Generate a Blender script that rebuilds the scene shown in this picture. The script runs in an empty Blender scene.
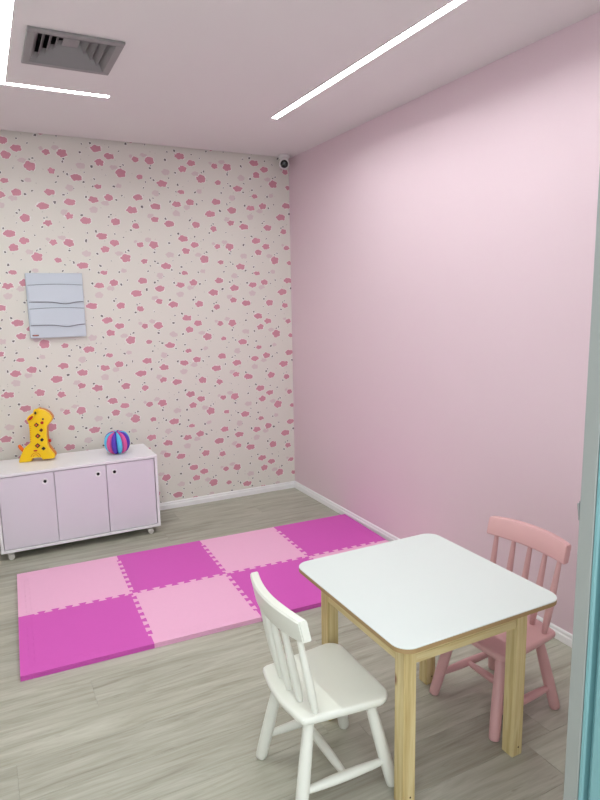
import bpy, bmesh, math, random
from mathutils import Vector, Matrix
random.seed(7)
scene = bpy.context.scene
COL = scene.collection
PI = math.pi

# ------------------------------------------------------------------ camera
CAM_POS = (-2.03601, -4.09584, 1.42011)
YAW, PITCH, ROLL, FPX = 0.4721818, -0.1610312, -0.0179838, 615.83
def camera_axes():
    cy, sy, cp, sp = math.cos(YAW), math.sin(YAW), math.cos(PITCH), math.sin(PITCH)
    f = Vector((sy*cp, cy*cp, sp)); r = Vector((cy, -sy, 0)); u = r.cross(f)
    c, s = math.cos(ROLL), math.sin(ROLL)
    return c*r + s*u, -s*r + c*u, f
cam = bpy.data.cameras.new('camera'); cam_o = bpy.data.objects.new('camera', cam); COL.objects.link(cam_o)
r_, u_, f_ = camera_axes()
cam_o.matrix_world = Matrix(((r_.x, u_.x, -f_.x, CAM_POS[0]), (r_.y, u_.y, -f_.y, CAM_POS[1]), (r_.z, u_.z, -f_.z, CAM_POS[2]), (0, 0, 0, 1)))
cam.sensor_fit = 'VERTICAL'; cam.sensor_height = 24; cam.sensor_width = 18; cam.lens = FPX*24/800
cam.clip_start = .02
scene.camera = cam_o

# ------------------------------------------------------------------ world, light, exposure
world = bpy.data.worlds.new('world'); scene.world = world; world.use_nodes = True
bg = world.node_tree.nodes['Background']
bg.inputs[0].default_value = (.93, .97, 1, 1); bg.inputs[1].default_value = 2.2
LED = 71.0                                                           # strength of the LED strips in the ceiling
vs = scene.view_settings
scene.display_settings.display_device = 'sRGB'
vs.view_transform = 'Standard'; vs.look = 'None'; vs.exposure = 0.0; vs.gamma = 1.0
vs.use_curve_mapping = False

# ------------------------------------------------------------------ helpers
def lin(c):
    c = c/255
    return c/12.92 if c <= .04045 else ((c+.055)/1.055)**2.4
def rgb(r, g, b): return (lin(r), lin(g), lin(b), 1)

class NT:
    def __init__(self, name):
        self.m = bpy.data.materials.new(name); self.m.use_nodes = True
        self.t = self.m.node_tree; self.n = self.t.nodes
        self.b = self.n['Principled BSDF']
    def add(self, typ, **kw):
        nd = self.n.new(typ)
        for k, v in kw.items(): setattr(nd, k, v)
        return nd
    def link(self, a, b): self.t.links.new(a, b)
    def math(self, op, a, b=None, c=None):
        nd = self.n.new('ShaderNodeMath'); nd.operation = op
        for i, v in enumerate((a, b, c)):
            if v is None: continue
            if hasattr(v, 'is_output'): self.link(v, nd.inputs[i])
            else: nd.inputs[i].default_value = v
        return nd.outputs[0]
    def mix(self, fac, a, b):
        nd = self.n.new('ShaderNodeMix'); nd.data_type = 'RGBA'
        for s, v in ((nd.inputs[0], fac), (nd.inputs[6], a), (nd.inputs[7], b)):
            if hasattr(v, 'is_output'): self.link(v, s)
            else: s.default_value = v
        return nd.outputs[2]
    def noise(self, vec, scale, detail=3, rough=.55, dist=0):
        nd = self.n.new('ShaderNodeTexNoise'); nd.inputs['Scale'].default_value = scale
        nd.inputs['Detail'].default_value = detail; nd.inputs['Roughness'].default_value = rough
        nd.inputs['Distortion'].default_value = dist
        if vec is not None: self.link(vec, nd.inputs['Vector'])
        return nd.outputs['Fac']
    def bump(self, h, strength=.1, dist=.002):
        nd = self.n.new('ShaderNodeBump'); nd.inputs['Strength'].default_value = strength
        nd.inputs['Distance'].default_value = dist
        self.link(h, nd.inputs['Height']); self.link(nd.outputs[0], self.b.inputs['Normal'])
    def ramp(self, fac, stops):
        nd = self.n.new('ShaderNodeValToRGB'); e = nd.color_ramp.elements
        e[0].position, e[0].color = stops[0]; e[1].position, e[1].color = stops[-1]
        for p, c in stops[1:-1]:
            x = e.new(p); x.color = c
        self.link(fac, nd.inputs[0]); return nd.outputs[0]
    def objco(self): return self.n.new('ShaderNodeTexCoord').outputs['Object']

def plain(name, col, rough=.5, spec=.5, metal=0, var=.03, scale=30, bump=0, bscale=200, coat=0):
    m = NT(name)
    co = m.objco()
    n = m.noise(co, scale)
    dark = tuple(c*(1-var) for c in col[:3])+(1,); lite = tuple(min(1, c*(1+var)) for c in col[:3])+(1,)
    m.link(m.mix(n, dark, lite), m.b.inputs['Base Color'])
    m.b.inputs['Roughness'].default_value = rough; m.b.inputs['Specular IOR Level'].default_value = spec
    m.b.inputs['Metallic'].default_value = metal; m.b.inputs['Coat Weight'].default_value = coat
    if bump: m.bump(m.noise(co, bscale, 2), bump, .001)
    return m.m

def glow(name, col, strength):
    m = NT(name)
    m.b.inputs['Base Color'].default_value = (.9, .9, .9, 1)
    m.b.inputs['Emission Color'].default_value = col; m.b.inputs['Emission Strength'].default_value = strength
    return m.m

# --- mesh builders: each collects verts and faces for ONE mesh
class MB:
    def __init__(self): self.bm = bmesh.new()
    def box(self, x0, x1, y0, y1, z0, z1, bevel=0, seg=2):
        v = [self.bm.verts.new(p) for p in ((x0,y0,z0),(x1,y0,z0),(x1,y1,z0),(x0,y1,z0),(x0,y0,z1),(x1,y0,z1),(x1,y1,z1),(x0,y1,z1))]
        fs = [self.bm.faces.new([v[i] for i in f]) for f in ((3,2,1,0),(4,5,6,7),(0,1,5,4),(1,2,6,5),(2,3,7,6),(3,0,4,7))]
        if bevel:
            es = {e for f in fs for e in f.edges}
            bmesh.ops.bevel(self.bm, geom=list(es), offset=bevel, segments=seg, affect='EDGES', profile=.5, clamp_overlap=True)
        return self
    def prism(self, pts, d0, d1, axis='z', bevel=0, seg=2):
        """polygon pts (2D) extruded between d0 and d1 along axis"""
        def P(a, b, d): return {'z': (a, b, d), 'y': (a, d, b), 'x': (d, a, b)}[axis]
        lo = [self.bm.verts.new(P(a, b, d0)) for a, b in pts]; hi = [self.bm.verts.new(P(a, b, d1)) for a, b in pts]
        n = len(pts); fs = []
        fs.append(self.bm.faces.new(lo[::-1])); fs.append(self.bm.faces.new(hi))
        for i in range(n): fs.append(self.bm.faces.new((lo[i], lo[(i+1) % n], hi[(i+1) % n], hi[i])))
        bmesh.ops.recalc_face_normals(self.bm, faces=fs)
        if bevel:
            es = list({e for f in fs[:2] for e in f.edges})
            bmesh.ops.bevel(self.bm, geom=es, offset=bevel, segments=seg, affect='EDGES', profile=.5, clamp_overlap=True)
        return self
    def tube(self, path, radii, n=16, cap=True, flat=1.0, flatdir=None):
        """round bar along path with one radius per point; flat < 1 squashes it along flatdir"""
        path = [Vector(p) for p in path]; rings = []
        for i, p in enumerate(path):
            t = (path[min(i+1, len(path)-1)]-path[max(i-1, 0)]).normalized()
            a = Vector(flatdir) if flatdir else (Vector((1, 0, 0)) if abs(t.x) < .9 else Vector((0, 1, 0)))
            a = (a - t*a.dot(t)).normalized(); b = t.cross(a)
            rings.append([self.bm.verts.new(p + radii[i]*(a*flat*math.cos(k*2*PI/n) + b*math.sin(k*2*PI/n))) for k in range(n)])
        fs = []
        for A, B in zip(rings, rings[1:]):
            for k in range(n): fs.append(self.bm.faces.new((A[k], A[(k+1) % n], B[(k+1) % n], B[k])))
        if cap: fs.append(self.bm.faces.new(rings[0][::-1])); fs.append(self.bm.faces.new(rings[-1]))
        bmesh.ops.recalc_face_normals(self.bm, faces=fs)
        return self
    def lathe(self, prof, o=(0,0,0), axis=(0,0,1), n=28):
        """prof: (radius, distance along axis)"""
        o = Vector(o); t = Vector(axis).normalized()
        a = Vector((1,0,0)) if abs(t.x) < .9 else Vector((0,1,0)); a = (a-t*a.dot(t)).normalized(); b = t.cross(a)
        rings = [[self.bm.verts.new(o + t*h + r*(a*math.cos(k*2*PI/n)+b*math.sin(k*2*PI/n))) for k in range(n)] for r, h in prof]
        fs = []
        for A, B in zip(rings, rings[1:]):
            for k in range(n): fs.append(self.bm.faces.new((A[k], A[(k+1) % n], B[(k+1) % n], B[k])))
        fs.append(self.bm.faces.new(rings[0][::-1])); fs.append(self.bm.faces.new(rings[-1]))
        bmesh.ops.recalc_face_normals(self.bm, faces=fs)
        return self
    def quad(self, *ps):
        f = self.bm.faces.new([self.bm.verts.new(p) for p in ps]); return self
    def build(self, name, mat, parent=None, smooth=False, angle=40):
        me = bpy.data.meshes.new(name); self.bm.to_mesh(me); self.bm.free()
        me.materials.append(mat)
        if smooth:
            for p in me.polygons: p.use_smooth = True
            me.set_sharp_from_angle(angle=math.radians(angle))
        o = bpy.data.objects.new(name, me); COL.objects.link(o)
        if parent: o.parent = parent
        return o
def tag(o, label=None, cat=None, group=None, kind=None):
    for k, v in (('label', label), ('category', cat), ('group', group), ('kind', kind)):
        if v: o[k] = v
    return o
def empty(name, loc=(0,0,0), rz=0):
    o = bpy.data.objects.new(name, None); COL.objects.link(o)
    o.location = loc; o.rotation_euler.z = rz; o.empty_display_size = .05
    return o
def copy_tree(o, parent=None, mats=None):
    c = o.copy()
    if mats and o.data:
        c.data = o.data.copy(); c.data.materials[0] = mats
    COL.objects.link(c); c.parent = parent
    for ch in list(o.children): copy_tree(ch, c, mats)
    return c
def structure(o): o['kind'] = 'structure'; return o
def rounded_rect(x0, x1, y0, y1, r, n=8):
    pts = []
    for cx, cy, a0 in ((x1-r, y1-r, 0), (x0+r, y1-r, 90), (x0+r, y0+r, 180), (x1-r, y0+r, 270)):
        for k in range(n+1):
            a = math.radians(a0+90*k/n); pts.append((cx+r*math.cos(a), cy+r*math.sin(a)))
    return pts

# ------------------------------------------------------------------ materials of the room
def wallpaper():
    m = NT('cloud_wallpaper')
    TX, TY = .5245, .5225
    CLOUDS = [(0.1662,0.3599,0.0341,0.0194),(0.3469,0.36,0.0283,0.0216),(0.4705,0.3377,0.0233,0.0182),(0.0712,0.3826,0.0249,0.0174),(0.2563,0.2679,0.0325,0.0197),(0.3315,0.2295,0.0293,0.0181),(0.2712,0.1891,0.0271,0.0198),(0.0571,0.2236,0.0294,0.0237),(0.3961,0.1358,0.0308,0.0257),(0.5135,0.1187,0.0207,0.0149),(0.4931,0.2233,0.0225,0.0166),(0.1311,0.0889,0.0342,0.0197),(0.2548,0.0446,0.0225,0.0136),(0.4957,0.5168,0.0306,0.0187),(0.3124,0.5042,0.0276,0.0202),(0.2209,0.4869,0.0303,0.0182),(0.0815,0.4658,0.0326,0.0198),(0.4509,0.435,0.0353,0.0206)]
    PALE = [(0.0214,0.2528,0.0221,0.0131),(0.1586,0.1611,0.0265,0.017),(0.0868,0.0257,0.0235,0.0188),(0.3552,0.165,0.0229,0.0137),(0.3791,0.0565,0.0183,0.0129),(0.2899,0.4706,0.0237,0.0147),(0.2171,0.4276,0.0243,0.0192),(0.0454,0.4033,0.0225,0.0157),(0.4645,0.2408,0.0117,0.0092)]
    DOTS = [(0.1599,0.2378,0.007),(0.2232,0.1612,0.007),(0.0775,0.1049,0.0065),(0.0584,0.1174,0.0046),(0.2344,0.0875,0.0065),(0.1693,0.0645,0.006),(0.1788,0.5022,0.007),(0.358,0.4941,0.0065),(0.0491,0.5038,0.006),(0.0697,0.516,0.0046),(0.5192,0.4598,0.0074),(0.1454,0.3914,0.0065),(0.3052,0.389,0.0065),(0.3202,0.4038,0.0051),(0.4384,0.311,0.0065),(0.3359,0.2837,0.0046),(0.2225,0.2974,0.007),(0.1725,0.2881,0.0046),(0.4155,0.1837,0.006),(0.3978,0.1752,0.0046),(0.0572,0.1768,0.0065),(0.0625,0.1916,0.0042),(0.177,0.1245,0.0042),(0.469,0.3714,0.0046),(0.4522,0.3626,0.0042),(0.3499,0.0488,0.0065),(0.3978,0.5196,0.0051),(0.0102,0.0549,0.0056),(0.0255,0.0897,0.0046),(0.2211,0.0437,0.0051),(0.1103,0.0226,0.0037),(0.3921,0.264,0.0046),(0.2987,0.3341,0.0037),(0.3054,0.1169,0.0032),(0.0339,0.318,0.0037)]
    # node group: distance to one printed shape, repeated with the roll's pitch, joined with what came before
    g = bpy.data.node_groups.new('print_shape', 'ShaderNodeTree')
    for nm, ty in (('P', 'NodeSocketVector'), ('C', 'NodeSocketVector'), ('S', 'NodeSocketVector'), ('Phase', 'NodeSocketFloat'), ('Lobe', 'NodeSocketFloat'), ('Acc', 'NodeSocketFloat')):
        g.interface.new_socket(nm, in_out='INPUT', socket_type=ty)
    g.interface.new_socket('Acc', in_out='OUTPUT', socket_type='NodeSocketFloat')
    gi = g.nodes.new('NodeGroupInput'); go = g.nodes.new('NodeGroupOutput')
    def vm(op, a, b=None, c=None):
        nd = g.nodes.new('ShaderNodeVectorMath'); nd.operation = op
        for i, v in enumerate((a, b, c)):
            if v is None: continue
            if hasattr(v, 'is_output'): g.links.new(v, nd.inputs[i])
            else: nd.inputs[i].default_value = v
        return nd
    def mm(op, *a):
        nd = g.nodes.new('ShaderNodeMath'); nd.operation = op
        for i, v in enumerate(a):
            if hasattr(v, 'is_output'): g.links.new(v, nd.inputs[i])
            else: nd.inputs[i].default_value = v
        return nd.outputs[0]
    d = vm('SUBTRACT', gi.outputs['P'], gi.outputs['C']).outputs[0]
    w = vm('WRAP', d, (TX/2, TY/2, 1), (-TX/2, -TY/2, -1)).outputs[0]
    w = vm('MULTIPLY', w, gi.outputs['S']).outputs[0]
    ln = vm('LENGTH', w).outputs['Value']
    sx = g.nodes.new('ShaderNodeSeparateXYZ'); g.links.new(w, sx.inputs[0])
    an = mm('ARCTAN2', sx.outputs[1], sx.outputs[0])
    lobe = mm('ABSOLUTE', mm('SINE', mm('MULTIPLY_ADD', an, 2.5, gi.outputs['Phase'])))
    dd = mm('SUBTRACT', mm('MULTIPLY_ADD', gi.outputs['Lobe'], .62, ln), mm('MULTIPLY', lobe, gi.outputs['Lobe']))
    g.links.new(mm('MINIMUM', dd, gi.outputs['Acc']), go.inputs[0])
    co = m.objco(); sp = m.add('ShaderNodeSeparateXYZ'); m.link(co, sp.inputs[0])
    cb = m.add('ShaderNodeCombineXYZ'); m.link(sp.outputs[0], cb.inputs[0]); m.link(sp.outputs[2], cb.inputs[1])
    wob = m.add('ShaderNodeTexNoise'); wob.inputs['Scale'].default_value = 62; wob.inputs['Detail'].default_value = 1; m.link(cb.outputs[0], wob.inputs['Vector'])
    w1 = m.add('ShaderNodeVectorMath', operation='SUBTRACT'); m.link(wob.outputs['Color'], w1.inputs[0]); w1.inputs[1].default_value = (.5, .5, .5)
    w2 = m.add('ShaderNodeVectorMath', operation='MULTIPLY_ADD'); m.link(w1.outputs[0], w2.inputs[0]); w2.inputs[1].default_value = (.016, .016, 0); m.link(cb.outputs[0], w2.inputs[2])
    P = w2.outputs[0]
    def chain(shapes, lobe, k=1.0):
        acc = None
        for i, s in enumerate(shapes):
            nd = m.add('ShaderNodeGroup'); nd.node_tree = g
            m.link(P, nd.inputs['P']); nd.inputs['C'].default_value = (s[0], s[1], 0)
            nd.inputs['S'].default_value = (1/(s[2]*k), 1/((s[3] if len(s) > 3 else s[2])*k), 0)
            nd.inputs['Phase'].default_value = .55*math.sin(i*2.4); nd.inputs['Lobe'].default_value = lobe
            if acc is None: nd.inputs['Acc'].default_value = 9
            else: m.link(acc, nd.inputs['Acc'])
            acc = nd.outputs[0]
        return acc
    cloud, pale, dots = chain(CLOUDS, .20, .98), chain(PALE, .18), chain(DOTS, 0, .92)
    paper = m.noise(co, 380, 2); vor = m.add('ShaderNodeTexVoronoi'); vor.inputs['Scale'].default_value = 26
    m.link(co, vor.inputs['Vector'])
    speck = m.math('LESS_THAN', vor.outputs['Distance'], .085)
    col = m.mix(paper, rgb(219, 215, 207), rgb(229, 225, 218))
    col = m.mix(m.math('MULTIPLY', speck, .42), col, rgb(150, 145, 142))
    col = m.mix(m.math('LESS_THAN', pale, 1), col, rgb(216, 199, 200))
    col = m.mix(m.math('LESS_THAN', dots, 1.7), col, rgb(234, 231, 228))
    col = m.mix(m.math('LESS_THAN', dots, 1), col, rgb(118, 112, 112))
    col = m.mix(m.math('LESS_THAN', cloud, 1.16), col, rgb(240, 234, 232))
    col = m.mix(m.math('LESS_THAN', cloud, 1), col, rgb(207, 146, 161))
    m.link(col, m.b.inputs['Base Color']); m.b.inputs['Roughness'].default_value = .75
    m.b.inputs['Specular IOR Level'].default_value = .25
    m.bump(paper, .05, .0005)
    return m.m

def plank_material():
    m = NT('grey_oak_plank')
    co = m.objco(); oi = m.add('ShaderNodeObjectInfo')
    off = m.add('ShaderNodeVectorMath', operation='SCALE'); off.inputs[0].default_value = (37.1, 11.7, 5.3); m.link(oi.outputs['Random'], off.inputs['Scale'])
    ad = m.add('ShaderNodeVectorMath', operation='ADD'); m.link(co, ad.inputs[0]); m.link(off.outputs[0], ad.inputs[1])
    st = m.add('ShaderNodeVectorMath', operation='MULTIPLY'); m.link(ad.outputs[0], st.inputs[0]); st.inputs[1].default_value = (1.1, 11, 1)
    g1 = m.noise(st.outputs[0], 2.2, 5, .6, .8)
    st2 = m.add('ShaderNodeVectorMath', operation='MULTIPLY'); m.link(ad.outputs[0], st2.inputs[0]); st2.inputs[1].default_value = (2.2, 60, 1)
    g2 = m.noise(st2.outputs[0], 3, 4, .7, .5)
    st3 = m.add('ShaderNodeVectorMath', operation='MULTIPLY'); m.link(ad.outputs[0], st3.inputs[0]); st3.inputs[1].default_value = (3.2, 26, 1)
    g3 = m.noise(st3.outputs[0], 1.6, 4, .65, 1.2)
    v = m.math('ADD', m.math('MULTIPLY', g1, .72), m.math('MULTIPLY', g2, .28))
    col = m.ramp(v, [(.30, rgb(140, 137, 122)), (.44, rgb(164, 162, 147)), (.56, rgb(178, 177, 163)), (.70, rgb(194, 193, 181))])
    streak = m.ramp(g3, [(.60, (0, 0, 0, 1)), (.74, (1, 1, 1, 1))])
    col = m.mix(m.math('MULTIPLY', streak, .38), col, rgb(118, 112, 98))
    tone = m.math('MULTIPLY_ADD', oi.outputs['Random'], .13, .92)
    sc = m.add('ShaderNodeVectorMath', operation='SCALE'); m.link(col, sc.inputs[0]); m.link(tone, sc.inputs['Scale'])
    m.link(sc.outputs[0], m.b.inputs['Base Color'])
    m.b.inputs['Roughness'].default_value = .42; m.b.inputs['Specular IOR Level'].default_value = .4
    m.bump(v, .08, .001)
    return m.m

def pine(axis):
    m = NT('pine_' + axis)
    co = m.objco(); oi = m.add('ShaderNodeObjectInfo')
    off = m.add('ShaderNodeVectorMath', operation='SCALE'); off.inputs[0].default_value = (3.1, 5.7, 9.3); m.link(oi.outputs['Random'], off.inputs['Scale'])
    ad = m.add('ShaderNodeVectorMath', operation='ADD'); m.link(co, ad.inputs[0]); m.link(off.outputs[0], ad.inputs[1])
    st = m.add('ShaderNodeVectorMath', operation='MULTIPLY'); m.link(ad.outputs[0], st.inputs[0])
    st.inputs[1].default_value = {'x': (1.5, 40, 40), 'y': (40, 1.5, 40), 'z': (40, 40, 1.5)}[axis]
    g = m.noise(st.outputs[0], 1.4, 3, .5, .6); f = m.noise(st.outputs[0], 7, 2, .6, .2)
    v = m.math('ADD', m.math('MULTIPLY', g, .75), m.math('MULTIPLY', f, .25))
    col = m.ramp(v, [(.30, rgb(178, 154, 100)), (.45, rgb(200, 180, 128)), (.58, rgb(214, 198, 150)), (.72, rgb(190, 166, 112))])
    kst = m.add('ShaderNodeVectorMath', operation='MULTIPLY'); m.link(ad.outputs[0], kst.inputs[0])
    kst.inputs[1].default_value = {'x': (.6, 1, 1), 'y': (1, .6, 1), 'z': (1, 1, .6)}[axis]
    k = m.add('ShaderNodeTexVoronoi'); k.inputs['Scale'].default_value = 9; m.link(kst.outputs[0], k.inputs['Vector'])
    col = m.mix(m.ramp(k.outputs['Distance'], [(.05, (1, 1, 1, 1)), (.13, (0, 0, 0, 1))]), col, rgb(120, 72, 36))
    m.link(col, m.b.inputs['Base Color']); m.b.inputs['Roughness'].default_value = .5
    m.bump(v, .08, .001)
    return m.m

M = dict(
    paper=wallpaper(), plank=plank_material(), pine_x=pine('x'), pine_y=pine('y'), pine_z=pine('z'),
    pink_wall=plain('pink_wall_paint', rgb(226, 203, 212), .75, .2, var=.012, scale=3, bump=.04, bscale=260),
    white_wall=plain('white_wall_paint', rgb(232, 230, 228), .7, .3, var=.01, scale=3),
    ceiling=plain('ceiling_paint', rgb(228, 224, 224), .75, .25, var=.01, scale=2, bump=.02, bscale=180),
    base=plain('white_baseboard', rgb(240, 238, 240), .35, .5, var=.01),
    gap=plain('floor_underlay', rgb(112, 108, 98), .8),
    alu=plain('grey_aluminium', rgb(150, 155, 152), .45, .5, metal=.15, var=.03, scale=12),
    steel=plain('bright_steel', rgb(170, 170, 172), .3, .5, metal=.9),
    teal=plain('teal_paint', rgb(116, 162, 166), .35, .5, var=.03, scale=8),
    led=glow('led_diffuser', (.93, 1, .965, 1), LED),
    led_case=plain('led_housing', rgb(226, 224, 224), .5),
    vent=plain('vent_grey_metal', rgb(142, 139, 140), .5, .4, var=.02),
    vent_in=plain('vent_duct', rgb(52, 50, 52), .8),
    cam_white=plain('camera_plastic', rgb(228, 226, 226), .4),
    black=plain('black_gloss', rgb(14, 14, 16), .15),
    lam=plain('white_laminate', rgb(217, 224, 222), .32, .5, var=.006, scale=5),
    mdf=plain('fibreboard_edge', rgb(158, 130, 88), .6, var=.08, scale=120),
    chair_white=plain('white_lacquer', rgb(226, 227, 218), .3, .5, var=.01, scale=14),
    chair_pink=plain('pink_lacquer', rgb(212, 165, 166), .36, .5, var=.015, scale=14),
    cab=plain('white_melamine', rgb(238, 236, 240), .35, .5, var=.006, scale=6),
    cab_door=plain('shaded_white_melamine', rgb(221, 214, 225), .32, .5, var=.006, scale=6),  # white doors with lilac shade and pink wall reflection put into the colour
    caster=plain('caster_plastic', rgb(206, 202, 196), .4),
    screw=plain('screw_steel', rgb(84, 66, 44), .4, .5, metal=.6),
    foam_p=plain('light_pink_foam', rgb(238, 180, 212), .6, .35, var=.02, scale=60, bump=.12, bscale=700),
    foam_m=plain('magenta_foam', rgb(210, 88, 184), .6, .35, var=.02, scale=60, bump=.12, bscale=700),
    yellow=plain('yellow_plastic', rgb(250, 206, 10), .3, .5, var=.02),
    orange=plain('orange_plastic', rgb(240, 110, 20), .32, .5),
    amber=plain('amber_plastic', rgb(214, 122, 20), .32, .5),
    red=plain('red_plastic', rgb(190, 30, 24), .3, .5),
    maroon=plain('dark_red_print', rgb(92, 26, 22), .35, .5),
    navy=plain('dark_blue_print', rgb(24, 26, 44), .35, .5),
    blue=plain('light_blue_cloth', rgb(98, 196, 238), .65, .3, var=.03, bump=.1, bscale=500),
    rose=plain('rose_cloth', rgb(222, 92, 158), .65, .3, var=.03, bump=.1, bscale=500),
    violet=plain('violet_cloth', rgb(94, 66, 186), .65, .3, var=.03, bump=.1, bscale=500),
    core=plain('dark_blue_cloth', rgb(26, 24, 70), .8),
    panel=plain('pale_grey_plastic', rgb(198, 205, 216), .35, .5, var=.008, scale=8),
    panel2=plain('pale_grey_plastic_flap', rgb(200, 207, 218), .35, .5, var=.008, scale=8),
    groove_shade=plain('panel_groove_shade_grey', rgb(132, 136, 146), .6),  # grey of the pocket slots and of the painted shadow lines below the fronts
    brown=plain('brown_badge', rgb(120, 84, 72), .5),
    badge_red=plain('red_badge', rgb(176, 70, 60), .5),
)

# ------------------------------------------------------------------ the room
H = 2.405; XL = -2.55; YF = -3.30; WT = .12; YC = -4.75
structure(MB().box(XL-.1, .1, 0, .1, -.05, H+.12).build('wall_back', M['paper']))
structure(MB().box(0, .1, YF-WT, 0, -.05, H+.12).build('wall_right', M['pink_wall']))
structure(MB().box(XL-.1, XL, YF-WT, 0, -.05, H+.12).build('wall_left', M['white_wall']))
DX0, DX1, DH = -2.30, -.965, 2.14                                    # rough door opening
wf = MB(); wf.box(DX1, .1, YF-WT, YF, -.05, H+.12); wf.box(XL-.1, DX0, YF-WT, YF, -.05, H+.12); wf.box(DX0, DX1, YF-WT, YF, DH, H+.12)
structure(wf.build('wall_front', M['white_wall']))
VX0, VX1, VY0, VY1 = -1.797, -1.451, -1.540, -1.176                 # air vent; the duct opening is .02 smaller all round
STRIPS = [[(-.526, -.488, -2.95, -.852)], [(-1.888, -1.846, -2.95, -.842), (-1.846, -1.388, -.878, -.842)]]   # light slots
holes = [(VX0+.02, VX1-.02, VY0+.02, VY1-.02)] + [r for st in STRIPS for r in st]
gx = sorted({XL-.1, .1, *[v for h in holes for v in h[:2]]}); gy = sorted({YF-WT, -.035, *[v for h in holes for v in h[2:]]})
ce = MB()
for xa, xb in zip(gx, gx[1:]):
    for ya, yb in zip(gy, gy[1:]):
        mx, my = (xa+xb)/2, (ya+yb)/2
        if not any(h[0] < mx < h[1] and h[2] < my < h[3] for h in holes): ce.box(xa, xb, ya, yb, H, H+.10)
ce.box(XL-.1, .1, YF-WT, .1, H+.10, H+.13)
structure(ce.build('ceiling', M['ceiling']))
# baseboards: a flat board with a stepped, rounded top
def bprof(h=.05, t=.013): return [(0, 0), (t, 0), (t, h*.62), (t*.72, h*.70), (t*.72, h*.9), (t*.4, h), (0, h)]
structure(MB().prism([(-a, b) for a, b in bprof()], XL, -.0, 'x').build('baseboard_back', M['base']))
structure(MB().prism([(-a, b) for a, b in bprof()], YF, 0, 'y').build('baseboard_right', M['base']))
structure(MB().prism([(XL+a, b) for a, b in bprof()], YF, 0, 'y').build('baseboard_left', M['base']))

# floor: underlay with planks laid along x, each plank an object
floor = structure(MB().box(XL-.1, .1, YC, .1, -.06, -.004).build('floor', M['gap']))
PW, PL, GAP = .172, 1.22, .0004
pl_meshes = {}
def plank(x0, x1, y0, y1):
    L, W = round(x1-x0, 4), round(y1-y0, 4)
    if (L, W) not in pl_meshes:
        b = MB(); b.box(0, L-GAP, 0, W-GAP, -.006, 0)
        top = [e for e in b.bm.edges if all(v.co.z > -.001 for v in e.verts)]
        bmesh.ops.bevel(b.bm, geom=top, offset=.0006, segments=1, affect='EDGES')
        o = b.build('plank', M['plank'], floor); pl_meshes[(L, W)] = o.data
    else:
        o = bpy.data.objects.new('plank', pl_meshes[(L, W)]); COL.objects.link(o); o.parent = floor
    o.location = (x0, y0, 0)
y_line = -1.975
fixed = {-2.147: -.90, -2.319: -.84, -2.491: -1.13, -2.663: -1.02, -1.975: -1.786, -2.835: -.487, -3.007: -.602, -3.179: -.753}
k0 = math.ceil((0-y_line)/PW); k1 = math.floor((YC-y_line)/PW)
for k in range(k0, k1, -1):
    y1 = min(y_line+k*PW, 0); y0 = max(y_line+(k-1)*PW, YC)
    if y1-y0 < .02: continue
    e = next((v for q, v in fixed.items() if abs(q-(y_line+(k-1)*PW)) < .01), None)
    j = e if e is not None else -((k*.437) % 1)*PL
    xs = [0]; x = j
    while x < 0: x += PL
    while True:
        x -= PL
        if x <= XL+.03: break
        if x < -.03: xs.append(x)
    xs.append(XL)
    for a, b in zip(xs[1:], xs): plank(a, b, y0, y1)

# door frame: grey aluminium profile to the room, teal frame with a groove to the corridor
JX = -1.0015
d = structure(empty('door_1', (JX, YF, 0)))
def dpart(name, mat, *boxes, bevel=.0015):
    b = MB()
    for bx in boxes: b.box(*bx, bevel=bevel, seg=1)
    o = b.build(name, mat, d); o.matrix_parent_inverse = Matrix.Translation((-JX, -YF, 0)); return o
LX = -2.26
dpart('jamb', M['alu'], (JX, DX1-.001, -3.329, YF+.005, 0, DH)); dpart('jamb', M['alu'], (DX0+.001, LX, -3.329, YF+.005, 0, DH))
dpart('head_jamb', M['alu'], (LX, JX, -3.329, YF+.005, DH-.04, DH-.001))
for x0, x1, gx0, gx1 in ((JX, DX1-.001, JX+.016, DX1-.001), (DX0+.001, LX, DX0+.001, LX-.016)):
    f = dpart('frame_post', M['teal'], (x0, x1, -3.341, -3.3295, 0, DH), (gx0, gx1, -3.356, -3.341, 0, DH), (x0, x1, -3.47, -3.356, 0, DH), bevel=.003)
dpart('frame_head', M['teal'], (LX, JX, -3.47, -3.3295, DH-.04, DH-.001), bevel=.003)
sp = MB(); sp.box(JX+.0005, JX+.02, -3.2949, -3.2930, .972, 1.012)
sp.prism([(JX+.001, .980), (JX-.0032, 1.004), (JX-.0030, 1.008), (JX+.001, 1.008)], -3.2945, -3.2915, 'y', .0005, 1)
o = sp.build('strike_plate', M['steel'], d); o.matrix_parent_inverse = Matrix.Translation((-JX, -YF, 0)); o['label'] = 'bright steel strike plate with a curled lip'

# ------------------------------------------------------------------ ceiling fittings
DEP, t = .009, .0015                                                # diffuser sits this deep in its channel
def led_strip(name, label, rects):
    e = tag(empty(name, (0, 0, H)), label, 'ceiling light', 'LED light strips let into the ceiling')
    b = MB()
    for x0, x1, y0, y1 in rects: b.box(x0, x1, y0, y1, DEP, DEP+.003)
    o = b.build('diffuser', M['led'], e); o['label'] = 'glowing white diffuser'
    a = MB()
    if len(rects) == 1:
        x0, x1, y0, y1 = rects[0]
        for bx in ((x0, x0+t, y0, y1), (x1-t, x1, y0, y1), (x0+t, x1-t, y0, y0+t), (x0+t, x1-t, y1-t, y1)): a.box(*bx, .0, DEP-.0005)
    else:
        (p0, p1, p2, p3), (q0, q1, q2, q3) = rects
        for bx in ((p0, p0+t, p2, p3), (p1-t, p1, p2, q2), (p0+t, p1-t, p2, p2+t), (p0+t, q1, p3-t, p3), (p1-t, q1, q2, q2+t), (q1-t, q1, q2+t, q3-t)): a.box(*bx, .0, DEP-.0005)
    a.build('channel', M['led_case'], e)
    return e
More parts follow.
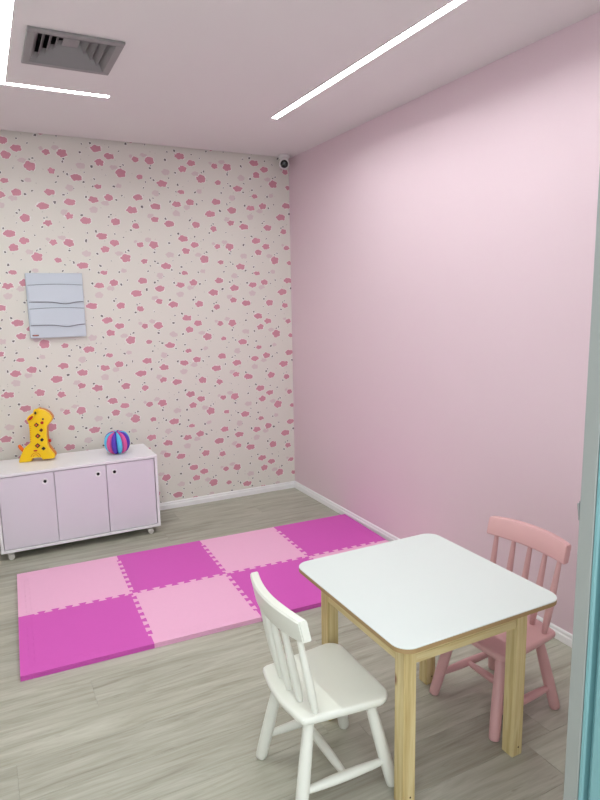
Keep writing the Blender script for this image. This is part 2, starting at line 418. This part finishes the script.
led_strip('ceiling_light_strip', 'straight glowing white light strip in ceiling beside the pink wall', STRIPS[0])
led_strip('ceiling_light_strip', 'L-shaped glowing white light strip in ceiling beside the air vent', STRIPS[1])

# four-way air diffuser
vx0, vx1, vy0, vy1 = VX0, VX1, VY0, VY1
vcx, vcy = (vx0+vx1)/2, (vy0+vy1)/2
v = tag(empty('ceiling_vent', (vcx, vcy, H)), 'grey metal square air vent with slanted blades in the ceiling', 'vent')
hx, hy = (vx1-vx0)/2, (vy1-vy0)/2
def ring(ax, ay, z0, bx, by, z1):
    """four sloping quads between two rectangles"""
    A = [(-ax,-ay,z0),(ax,-ay,z0),(ax,ay,z0),(-ax,ay,z0)]; B = [(-bx,-by,z1),(bx,-by,z1),(bx,by,z1),(-bx,by,z1)]
    return [(A[i], A[(i+1) % 4], B[(i+1) % 4], B[i]) for i in range(4)]
fb = MB(); fw = .030
fb.box(-hx, hx, -hy, -hy+fw, -.010, -.0005, .002, 1); fb.box(-hx, hx, hy-fw, hy, -.010, -.0005, .002, 1)
fb.box(-hx, -hx+fw, -hy+fw, hy-fw, -.010, -.0005, .002, 1); fb.box(hx-fw, hx, -hy+fw, hy-fw, -.010, -.0005, .002, 1)
fb.build('frame', M['vent'], v)
db = MB(); ix, iy = hx-.021, hy-.021
db.box(-ix, ix, -iy, -iy+.002, .0, .098); db.box(-ix, ix, iy-.002, iy, .0, .098); db.box(-ix, -ix+.002, -iy+.002, iy-.002, .0, .098); db.box(ix-.002, ix, -iy+.002, iy-.002, .0, .098)
db.box(-ix, ix, -iy, iy, .094, .0985)
db.build('duct_box', M['vent_in'], v)
for k in range(4):
    ax, ay = hx-fw+.001-.0285*k, hy-fw+.001-.0285*k                  # outer lower lip of ring k
    bx, by = ax-.020, ay-.020                                        # inner upper edge
    zl, zu = -.008+.009*k, .026+.009*k
    for q, (a, b, c, e2) in enumerate(ring(ax, ay, zl, bx, by, zu)):
        m = MB(); n = (Vector(b)-Vector(a)).cross(Vector(e2)-Vector(a)).normalized()*.0012
        lo = [m.bm.verts.new(Vector(p)) for p in (a, b, c, e2)]; hi = [m.bm.verts.new(Vector(p)+n) for p in (a, b, c, e2)]
        m.bm.faces.new(lo[::-1]); m.bm.faces.new(hi)
        for i in range(4): m.bm.faces.new((lo[i], lo[(i+1) % 4], hi[(i+1) % 4], hi[i]))
        bmesh.ops.recalc_face_normals(m.bm, faces=m.bm.faces[:])
        m.build('blade', M['vent'], v)
cxh, cyh = hx-fw+.001-.0285*4, hy-fw+.001-.0285*4
m = MB(); m.prism(rounded_rect(-cxh, cxh, -cyh, cyh, .004, 3), .030, .033, 'z')
m.build('centre_plate', M['vent'], v)

# little security camera in the corner
sc_ = tag(empty('security_camera', (-.085, -.10, H)), 'small white security camera with black lens in ceiling corner', 'camera')
MB().lathe([(.026, -.0005), (.030, -.004), (.030, -.016), (.024, -.021)]).build('mount', M['cam_white'], sc_, True)
aim = (Vector(CAM_POS)+Vector((.2, .3, -.3))-Vector((-.088, -.088, H-.045))).normalized()
K = 1.25; sc_.scale = (K, K, K)
prof = [(.012, -.026), (.022, -.020), (.028, -.008), (.029, .006), (.029, .018), (.0275, .024), (.022, .026), (.0215, .0235)]
MB().lathe(prof, (0, 0, -.045), aim, 32).build('housing', M['cam_white'], sc_, True, 50)
MB().lathe([(.0212, .0232), (.0205, .0255), (.014, .0275), (.005, .0285)], (0, 0, -.045), aim, 32).build('lens', M['black'], sc_, True, 60)

# ------------------------------------------------------------------ foam puzzle mats
MT = .0215; MO = Vector((.0115, -.7617)); TH = -.0374
col_x = [-2.0, -1.4898, -1.0115, -.5374, -.028]
row_y = [0, -.5, -1.0]
def seam(t0, t1, n, a=.0105, m=.022):
    """dovetail tooth line from t0 to t1 about v = 0, as (t, v)"""
    pts = [(t0, 0), (t0+m, 0)]; L = t1-t0-2*m; p = L/n; d_ = .07*p
    for k in range(n):
        s = t0+m+k*p; sg = 1
        pts += [(s+.02*p, -a) if k == 0 else (s, -a), (s+.25*p+d_, -a), (s+.25*p-d_, a), (s+.75*p+d_, a), (s+.75*p-d_, -a)]
    pts += [(t1-m, -a), (t1-m, 0), (t1, 0)]
    out = []
    for q in pts:
        if not out or abs(q[0]-out[-1][0])+abs(q[1]-out[-1][1]) > 1e-5: out.append(q)
    return out
BW = .045
def tile(i, j):
    x0, x1, y1, y0 = col_x[i], col_x[i+1], row_y[j], row_y[j+1]
    mat = M['foam_p'] if (i+j) % 2 == 0 else M['foam_m']
    cx, cy = (x0+x1)/2, (y0+y1)/2
    L, R, T, B = (i == 0), (i == 3), (j == 0), (j == 1)
    X0 = x0+BW if L else x0; X1 = x1-BW if R else x1; Y1 = y1-BW if T else y1; Y0 = y0+BW if B else y0
    gp = .00035
    def hseam(ta, tb, y): return [(t, y+v) for t, v in seam(ta, tb, 7)]
    def vseam(ta, tb, x): return [(x+v, t) for t, v in seam(ta, tb, 7)]
    bot, top = hseam(X0, X1, Y0), hseam(X0, X1, Y1); lef, rig = vseam(Y0, Y1, X0), vseam(Y0, Y1, X1)
    body = bot[:-1]+rig[:-1]+top[::-1][:-1]+lef[::-1][:-1]
    k = lambda pts: [((x-cx)*.9992, (y-cy)*.9992) for x, y in pts]
    c, s = math.cos(TH), math.sin(TH)
    e = empty('foam_tile', (MO.x+cx*c-cy*s, MO.y+cx*s+cy*c, 0), TH)
    MB().prism(k(body), .0003, MT, 'z').build('body', mat, e)
    def strip(pts):
        mx = sum(p[0] for p in pts)/len(pts); my = sum(p[1] for p in pts)/len(pts)
        pts = k(pts)
        b = MB(); b.prism(pts, .0003, MT*.44, 'z'); b.prism(pts, MT*.52, MT, 'z')
        b.build('edge_strip', mat, e)
    if L: strip([(x0, y0), *[(x, y) for x, y in vseam(Y0, Y1, X0)][0:0], (X0-gp, y0), (X0-gp, Y0)] + [(x-gp*2, y) for x, y in vseam(Y0, Y1, X0)[1:-1]] + [(X0-gp, Y1), (X0-gp, y1), (x0, y1)])
    if R: strip([(x1, y0), (x1, y1), (X1+gp, y1), (X1+gp, Y1)] + [(x+gp*2, y) for x, y in vseam(Y0, Y1, X1)[1:-1]][::-1] + [(X1+gp, Y0), (X1+gp, y0)])
    if B: strip([(X0, y0), (X1, y0), (X1, Y0-gp)] + [(x, y-gp*2) for x, y in hseam(X0, X1, Y0)[1:-1]][::-1] + [(X0, Y0-gp)])
    if T: strip([(X0, y1), (X0, Y1+gp)] + [(x, y+gp*2) for x, y in hseam(X0, X1, Y1)[1:-1]] + [(X1, Y1+gp), (X1, y1)])
    return e
TL = {(0,0): 'light pink foam tile at the mat corner nearest the white cabinet', (0,1): 'magenta foam tile at the front left corner of the mat',
      (1,0): 'magenta foam tile in the back row, directly right of the cabinet corner tile', (1,1): 'light pink foam tile in the front row, beside the magenta corner tile',
      (2,0): 'light pink foam tile in the back row, between two magenta tiles', (2,1): 'magenta foam tile in the front row, behind the white chair backrest',
      (3,0): 'magenta foam tile in the back row, against the pink wall', (3,1): 'light pink foam tile mostly hidden behind the white tabletop'}
for i in range(4):
    for j in range(2): tag(tile(i, j), TL[(i, j)], 'foam tile', 'interlocking foam tiles of the play mat')

# ------------------------------------------------------------------ low cabinet on casters
cx0, cx1, cyf, cyb, cz0, cz1 = -2.052, -1.153, -.43, -.072, .046, .500
cab = tag(empty('low_cabinet', ((cx0+cx1)/2, (cyf+cyb)/2, 0)), 'low white three-door cabinet on casters against the cloud wallpaper', 'cabinet')
ox, oy = cab.location.x, cab.location.y
def cbx(name, mat, x0, x1, y0, y1, z0, z1, bev=.001, parent=None):
    return MB().box(x0-ox, x1-ox, y0-oy, y1-oy, z0, z1, bev, 1).build(name, mat, parent or cab)
T_ = .016
cbx('top_panel', M['cab'], cx0, cx1, cyf, cyb, cz1-T_, cz1)
cbx('bottom_panel', M['cab'], cx0, cx1, cyf, cyb, cz0, cz0+T_)
cbx('side_panel', M['cab'], cx0, cx0+T_, cyf, cyb, cz0+T_, cz1-T_); cbx('side_panel', M['cab'], cx1-T_, cx1, cyf, cyb, cz0+T_, cz1-T_)
cbx('back_panel', M['cab'], cx0+T_, cx1-T_, cyb-.006, cyb-.001, cz0+T_, cz1-T_)
for xs_ in (-1.745, -1.457): cbx('divider', M['cab'], xs_-.007, xs_+.007, cyf+.03, cyb-.008, cz0+T_, cz1-T_)
edges = [cx0+T_+.003, -1.745, -1.457, cx1-T_-.004]
for q, kx in enumerate((-1.795, -1.504, -1.410)):
    x0, x1 = edges[q]+(.0015 if q else 0), edges[q+1]-(.0015 if q < 2 else 0)
    dr = cbx('door', M['cab_door'], x0, x1, cyf+.004, cyf+.020, cz0+T_+.003, cz1-T_-.004, .0015)
    kz = .4305
    b = MB(); b.lathe([(.0085, .004), (.0105, -.002), (.0160, -.0045), (.0180, -.001), (.0180, .004)], (kx-ox, cyf+.004-oy, kz), (0, 1, 0), 24)
    kn = b.build('knob', M['cab'], dr, True); kn['label'] = 'white ring pull with a dark centre'
    MB().lathe([(.0088, .0035), (.0088, -.0012)], (kx-ox, cyf+.004-oy, kz), (0, 1, 0), 20).build('knob_centre', M['black'], dr)
for px, py in ((cx0+.045, cyf+.035), (cx1-.065, cyf+.035), (cx0+.045, cyb-.04), (cx1-.065, cyb-.04)):
    b = MB(); b.lathe([(.016, cz0), (.016, cz0-.007), (.010, cz0-.010), (.010, cz0-.016)], (px-ox, py-oy, 0), n=16)
    b.prism([(px-ox-.014, cz0-.010), (px-ox+.020, cz0-.010), (px-ox+.018, cz0-.022), (px-ox+.002, cz0-.030), (px-ox-.010, cz0-.028)], py-oy-.013, py-oy+.013, 'y', .003, 2)
    cs = b.build('caster', M['caster'], cab, True)
    for s in (-1, 1):
        MB().lathe([(.014, -.006), (.0165, -.004), (.0165, .004), (.014, .006)], (px-ox+.006, py-oy+s*.019, .0168), (0, 1, 0), 20).build('wheel', M['caster'], cs, True)

# ------------------------------------------------------------------ giraffe toy
gz = lambda px, py: ((px-262+.062*(712-py))*.000478, (712-py)*.000510)
GOX, GOY = -1.806, -.185
gir = tag(empty('giraffe_toy', (GOX, GOY, cz1+.0005), math.radians(-15)), 'yellow plastic giraffe toy with orange tail on the white cabinet', 'toy')
outline = [(50,705),(58,668),(88,598),(120,540),(150,515),(185,490),(184,400),(180,320),(172,258),(158,232),(150,205),(165,180),(200,152),(232,140),(238,112),(262,96),(284,88),(300,100),(326,104),(365,120),(410,150),(440,195),(446,215),(430,250),(405,280),(385,295),(378,330),(378,420),(386,500),(395,548),(430,600),(462,640),(470,665),(462,686),(400,690),(325,692),(312,668),(252,664),(200,672),(194,706),(120,712),(60,714)]
fpts = [gz(*p) for p in outline]
MB().prism(fpts, -.034, -.002, 'y', .004, 2).build('front_shell', M['yellow'], gir, True, 50)
bpts = [gz(p[0]+4, p[1]-2) for p in outline]
MB().prism([(x*.99, z*.985+.002) for x, z in bpts], -.0015, .042, 'y', .004, 2).build('back_shell', M['amber'], gir, True, 50)
def bead(name, mat, pts, y0=-.0375, y1=-.0335, bev=.0012, par=gir): return MB().prism([gz(*p) for p in pts], y0, y1, 'y', bev, 1).build(name, mat, par, True, 50)
def dia(cx, cy, r, k=1.0): return [(cx-r, cy), (cx, cy-r*k), (cx+r, cy), (cx, cy+r*k)]
def circ(cx, cy, rx, ry=None, n=14, a=0):
    ry = ry or rx; c, s = math.cos(a), math.sin(a)
    return [(cx+rx*math.cos(2*PI*i/n)*c-ry*math.sin(2*PI*i/n)*s, cy+rx*math.cos(2*PI*i/n)*s+ry*math.sin(2*PI*i/n)*c) for i in range(n)]
bead('ear', M['yellow'], circ(200, 190, 52, 30, 16, -.72), -.042, -.0335, .003)
bead('inner_ear', M['red'], circ(203, 193, 36, 16, 14, -.72), -.0445, -.041)
bead('horn', M['yellow'], circ(262, 122, 28, 34), -.044, -.0335, .003); bead('horn_tip', M['navy'], circ(259, 134, 13, 17), -.0465, -.043)
bead('eye', M['navy'], circ(341, 214, 11)); bead('cheek', M['red'], circ(330, 255, 20, 17))
for cx, cy, r, m in ((264,278,30,'maroon'),(319,342,24,'maroon'),(278,408,33,'maroon'),(325,456,24,'navy'),(273,522,33,'maroon'),(341,560,25,'navy')):
    p = bead('spot', M[m], dia(cx, cy, r, .95))
    if r > 28: MB().prism([gz(*q) for q in dia(cx, cy, r*.42)], -.0392, -.0374, 'y').build('spot_centre', M['orange' if m == 'maroon' else 'blue'], p)
for k in range(9): bead('ruler_tick', M['amber'], [(186, 290+22*k), (204, 290+22*k), (204, 295+22*k), (186, 295+22*k)], -.0352, -.0335, 0)
bead('badge', M['red'], circ(246, 581, 24, 9), -.0362, -.0335, .0005)
for r in (52, 30):
    arc = [(248+r*math.cos(PI*i/10)*1.1, 655-r*math.sin(PI*i/10)) for i in range(11)]; arc2 = [(248+(r-6)*math.cos(PI*i/10)*1.1, 655-(r-6)*math.sin(PI*i/10)) for i in range(10, -1, -1)]
    bead('belly_ridge', M['amber'], arc+arc2, -.0352, -.0335, 0)
a_, b_ = gz(95, 590), gz(48, 528)
MB().tube([(a_[0], 0, a_[1]), ((a_[0]+b_[0])/2-.002, .0, (a_[1]+b_[1])/2), (b_[0], 0, b_[1]), (b_[0]-.004, 0, b_[1]+.006)], [.010, .011, .010, .005], 14).build('tail', M['orange'], gir, True)
a_ = gz(396, 490); MB().lathe([(.010, 0), (.010, .010), (.007, .013)], (a_[0]-.004, .012, a_[1]), (1, 0, 0), 16).build('side_button', M['red'], gir, True)

# ------------------------------------------------------------------ segmented cloth ball
BR = .078
ball = tag(empty('cloth_ball', (-1.354, -.262, cz1+BR*.93)), 'striped cloth ball in pink, purple and light blue on the cabinet', 'ball')
ball.rotation_euler = (math.radians(6), math.radians(-4), math.radians(0))
MB().lathe([(BR*.80*math.sin(PI*i/14)+.0004, -BR*.80*math.cos(PI*i/14)) for i in range(15)], n=24).build('core', M['core'], ball, True)
NS = 12
segc = ['blue', 'rose', 'violet']
for k in range(NS):
    # k = 0 is centred a little right of the side that faces the camera
    a0 = math.radians(-90-13+30*k)
    b = MB(); nu, nv = 8, 14; grid = []
    for j in range(nv+1):
        th = math.radians(7+166*j/nv); row = []
        for i in range(nu+1):
            u = -1+2*i/nu; ph = a0+math.radians(15)+math.radians(14.2)*u
            puff = 1-.16*abs(u)**3.2
            rr = BR*puff*(1-.05*math.cos(th)**8)
            st = math.sin(th)**.72                                      # blunt ends: the gores stay wide towards the poles
            row.append(b.bm.verts.new((rr*st*math.cos(ph), rr*st*math.sin(ph), rr*math.cos(th)*.93)))
        grid.append(row)
    fs = [b.bm.faces.new((grid[j][i], grid[j+1][i], grid[j+1][i+1], grid[j][i+1])) for j in range(nv) for i in range(nu)]
    r = bmesh.ops.extrude_face_region(b.bm, geom=fs)
    for vv in r['geom']:
        if isinstance(vv, bmesh.types.BMVert): vv.co *= .80
    bmesh.ops.recalc_face_normals(b.bm, faces=b.bm.faces[:])
    b.build('segment', M[segc[k % 3]], ball, True, 50)

# ------------------------------------------------------------------ wall panel with two wavy pockets
px0, px1, pz0, pz1 = -1.780, -1.456, 1.219, 1.607
wp = tag(empty('wall_pocket_panel', (0, 0, 0)), 'pale grey wall-mounted panel with two wavy-edged pockets on cloud wallpaper', 'wall panel')
wp.location = ((px0+px1)/2, -.0005, pz0); W, HP = px1-px0, pz1-pz0
MB().box(-W/2, W/2, -.030, 0, 0, HP, .003, 2).build('back_plate', M['panel'], wp)
def wave(u): return -.0125*math.exp(-((u-.66)/.17)**2)
def flap(zt, zb):
    n = 28; top = [(-W/2+.008+(W-.012)*i/n, zt+.006*math.sin(PI*i/n)) for i in range(n+1)]
    bot = [(-W/2+.008+(W-.012)*i/n, zb+wave(i/n)) for i in range(n+1)]
    MB().prism(bot+top[::-1], -.040, -.0305, 'y', .0015, 1).build('pocket_front', M['panel2'], wp)
    b = MB(); lip = [(x, z+.004) for x, z in top]; b.prism(top+lip[::-1], -.0325, -.0300, 'y').build('pocket_slot', M['groove_shade'], wp)
    b = MB(); lo = [(x, z-.0042) for x, z in bot]; b.prism([(x, z-.0006) for x, z in bot]+lo[::-1], -.0325, -.0300, 'y').build('pocket_shadow_line', M['groove_shade'], wp)  # dark strip standing in for the shadow under the wavy lower edge
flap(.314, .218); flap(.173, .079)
MB().box(-W/2+.012, -W/2+.048, -.0325, -.0300, .013, .021, .0006, 1).build('badge', M['brown'], wp)
MB().box(-W/2+.020, -W/2+.040, -.0330, -.0324, .0150, .0190).build('badge_mark', M['badge_red'], wp)

# ------------------------------------------------------------------ table
ZT = .538; tx, ty, hx, hy = -.8725, -2.630, .2940, .3035
tab = tag(empty('table', (tx, ty, 0)), 'small square pine table with a white laminate top', 'table')
rr = .048
MB().prism(rounded_rect(-hx, hx, -hy, hy, rr, 10), ZT-.0035, ZT, 'z', .0008, 1).build('laminate', M['lam'], tab)
tb = MB().prism(rounded_rect(-hx, hx, -hy, hy, rr, 10), ZT-.016, ZT-.0037, 'z', .0008, 1).build('tabletop_board', M['mdf'], tab)
lx0, lx1, ly0, ly1 = -.2325, .2265, -.2325, .2300
lw, ld = .042, .044
for ix, sx in ((lx0, 1), (lx1, -1)):
    for iy, sy in ((ly0, 1), (ly1, -1)):
        x0, x1 = sorted((ix, ix+sx*lw)); y0, y1 = sorted((iy, iy+sy*ld))
        b = MB(); b.box(-(x1-x0)/2, (x1-x0)/2, -(y1-y0)/2, (y1-y0)/2, .0005, ZT-.0163, .003, 2)
        lg = b.build('leg', M['pine_z'], tab); lg.location = ((x0+x1)/2, (y0+y1)/2, 0)
        for zz in (ZT-.028, .03):
            sc1 = MB().lathe([(.0028, 0), (.0028, -.0012)], (-.006 if zz > .1 else .004, -(y1-y0)/2+.0002, zz), (0, 1, 0), 10).build('screw', M['screw'], lg)
az0, az1 = ZT-.103, ZT-.0165
def apron(x0, x1, y0, y1, ax):
    o = MB().box(-(x1-x0)/2, (x1-x0)/2, -(y1-y0)/2, (y1-y0)/2, az0, az0+.026, .003, 2).box(-(x1-x0)/2, (x1-x0)/2, -(y1-y0)/2, (y1-y0)/2, az0+.026, az1, .003, 2).build('apron', M['pine_'+ax], tab); o.location = ((x0+x1)/2, (y0+y1)/2, 0); return o
apron(lx0+lw, lx1-lw, ly0+.003, ly0+.023, 'x'); apron(lx0+lw, lx1-lw, ly1-.026, ly1-.006, 'x')
apron(lx0+.003, lx0+.023, ly0+ld, ly1-ld, 'y'); apron(lx1-.026, lx1-.006, ly0+ld, ly1-ld, 'y')
for ya, yb in ((ly1-ld-.03, ly1-ld), (ly0+ld, ly0+ld+.03)):          # corner blocks behind the side rails
    for xa in (lx0+.027, lx1-.057):
        MB().box(xa, xa+.03, ya, yb, az0+.006, az1, .0015, 1).build('corner_block', M['pine_z'], tab)

# ------------------------------------------------------------------ small wooden chairs
def make_chair(mat, ZS):
    c = empty('child_chair')
    # seat: wider at the front, bowed back edge, scooped top
    n = 10; pts = []
    bw, fw_, xb, xf = .142, .165, -.142, .139
    def arc(cx, cy, r, a0, a1, k=6): return [(cx+r*math.cos(math.radians(a0+(a1-a0)*i/k)), cy+r*math.sin(math.radians(a0+(a1-a0)*i/k))) for i in range(k+1)]
    pts += arc(xf-.045, -fw_+.045, .045, -86, 0)
    pts += arc(xf-.045, fw_-.045, .045, 0, 86)
    pts += arc(xb+.016, bw-.016, .016, 94, 165, 4)
    pts += [(xb-.016*math.cos(PI*t/2), bw*.90*-t) for t in (-.75, -.5, -.25, 0, .25, .5, .75)]
    pts += arc(xb+.016, -bw+.016, .016, 195, 266, 4)
    TS = .027
    b = MB(); rings = []
    cxm = 0.0
    prof = [(.90, -TS), (.965, -TS+.003), (.99, -TS+.009), (1.0, -.012), (.995, -.005), (.975, -.001), (.955, 0)]
    for s, z in prof: rings.append([b.bm.verts.new((cxm+(x-cxm)*s, y*s, ZS+z)) for x, y in pts])
    def dish(x, y): return -.007*max(0, 1-((x-.02)/.105)**2)*max(0, 1-(y/.135)**2)
    for s in (.90, .82, .70, .55, .38, .2): rings.append([b.bm.verts.new((x*s, y*s, ZS+dish(x*s, y*s))) for x, y in pts])
    N = len(pts); fs = []
    for A, B_ in zip(rings, rings[1:]):
        for k in range(N): fs.append(b.bm.faces.new((A[k], A[(k+1) % N], B_[(k+1) % N], B_[k])))
    fs.append(b.bm.faces.new(rings[0][::-1])); fs.append(b.bm.faces.new(rings[-1]))
    bmesh.ops.recalc_face_normals(b.bm, faces=fs)
    b.build('seat', mat, c, True, 35)
    # legs
    tops = {(1, 1): (.090, .105), (1, -1): (.090, -.105), (-1, 1): (-.098, .098), (-1, -1): (-.098, -.098)}
    feet = {(1, 1): (.152, .142), (1, -1): (.152, -.142), (-1, 1): (-.152, .140), (-1, -1): (-.152, -.140)}
    def on_leg(k, z):
        t = 1-z/(ZS-TS); a, f = tops[k], feet[k]
        return Vector((a[0]+(f[0]-a[0])*t, a[1]+(f[1]-a[1])*t, z))
    for k in tops:
        zs = [ZS-TS+.004, .22, .17, .10, .05, .012, .003, .0004]; rs = [.0150, .0168, .0182, .0190, .0186, .0180, .0165, .013]
        b = MB(); path = [on_leg(k, z) for z in zs]
        b.tube(path, rs, 18); b.build('leg', mat, c, True, 50)
    # H stretcher
    def stretcher(p, q, r0=.0085, r1=.0145):
        ts = [0, .08, .2, .35, .5, .65, .8, .92, 1]
        MB().tube([p.lerp(q, t) for t in ts], [r0+(r1-r0)*math.sin(PI*t)**.8 if 0 < t < 1 else r0 for t in ts], 14).build('stretcher', mat, c, True, 50)
    side = {}
    for s in (1, -1):
        p, q = on_leg((1, s), .080), on_leg((-1, s), .080); side[s] = (p+q)/2; stretcher(p, q)
    stretcher(side[1], side[-1], .0085, .0140)
    # spindles and crest rail
    CR = .52                                                        # plan radius of the rail's curve
    def rail_x(y): return -.164+(y*y)/(2*CR)*1.1
    zc0, zc1 = .545, .612
    for y in (-.128, -.064, 0, .064, .128):
        p = Vector((-.112+y*y*1.2, y*.98, ZS-.004)); q = Vector((rail_x(y*1.06)+.001, y*1.06, zc0+.008))
        ts = [0, .06, .2, .38, .55, .75, .92, 1]; rs = [.0080, .0095, .0120, .0125, .0115, .0098, .0082, .0075]
        MB().tube([p.lerp(q, t) for t in ts], rs, 14).build('spindle', mat, c, True, 50)
    b = MB(); n = 22; hw = .167; th = .0148; secs = []
    for i in range(n+1):
        u = -1+2*i/n; y = hw*u; x = rail_x(y)
        e = .014*abs(u)**3.5; dx = -.030; top = zc1+.002*(1-u*u)-e*.35; bot = zc0-.002+e*.15
        tk = th*(1-.12*u**6)
        ring_ = [(x+.002-tk, bot+.004), (x+.002-tk+.003, bot), (x+.002+tk-.003, bot), (x+.002+tk, bot+.004), (x-.010+tk, top-.005), (x-.010+tk-.004, top), (x-.010-tk+.004, top), (x-.010-tk, top-.005)]
        secs.append([b.bm.verts.new((a, y, z)) for a, z in ring_])
    fs = []
    for A, B_ in zip(secs, secs[1:]):
        for k in range(8): fs.append(b.bm.faces.new((A[k], A[(k+1) % 8], B_[(k+1) % 8], B_[k])))
    fs.append(b.bm.faces.new(secs[0][::-1])); fs.append(b.bm.faces.new(secs[-1]))
    bmesh.ops.recalc_face_normals(b.bm, faces=fs)
    es = [e for f in fs[-2:] for e in f.edges]
    bmesh.ops.bevel(b.bm, geom=es, offset=.003, segments=2, affect='EDGES')
    b.build('crest_rail', mat, c, True, 30)
    return c
ch = make_chair(M['chair_white'], .308); ch.location = (-1.224, -2.626, 0); ch.rotation_euler.z = math.radians(-1.0)
tag(ch, 'white painted wooden child chair with spindle back at the table', 'chair', 'child chairs at the small table')
ch2 = make_chair(M['chair_pink'], .292); ch2.location = (-.535, -2.627, 0); ch2.rotation_euler.z = math.radians(183.2)
tag(ch2, 'dusty pink wooden child chair between the table and the pink wall', 'chair', 'child chairs at the small table')
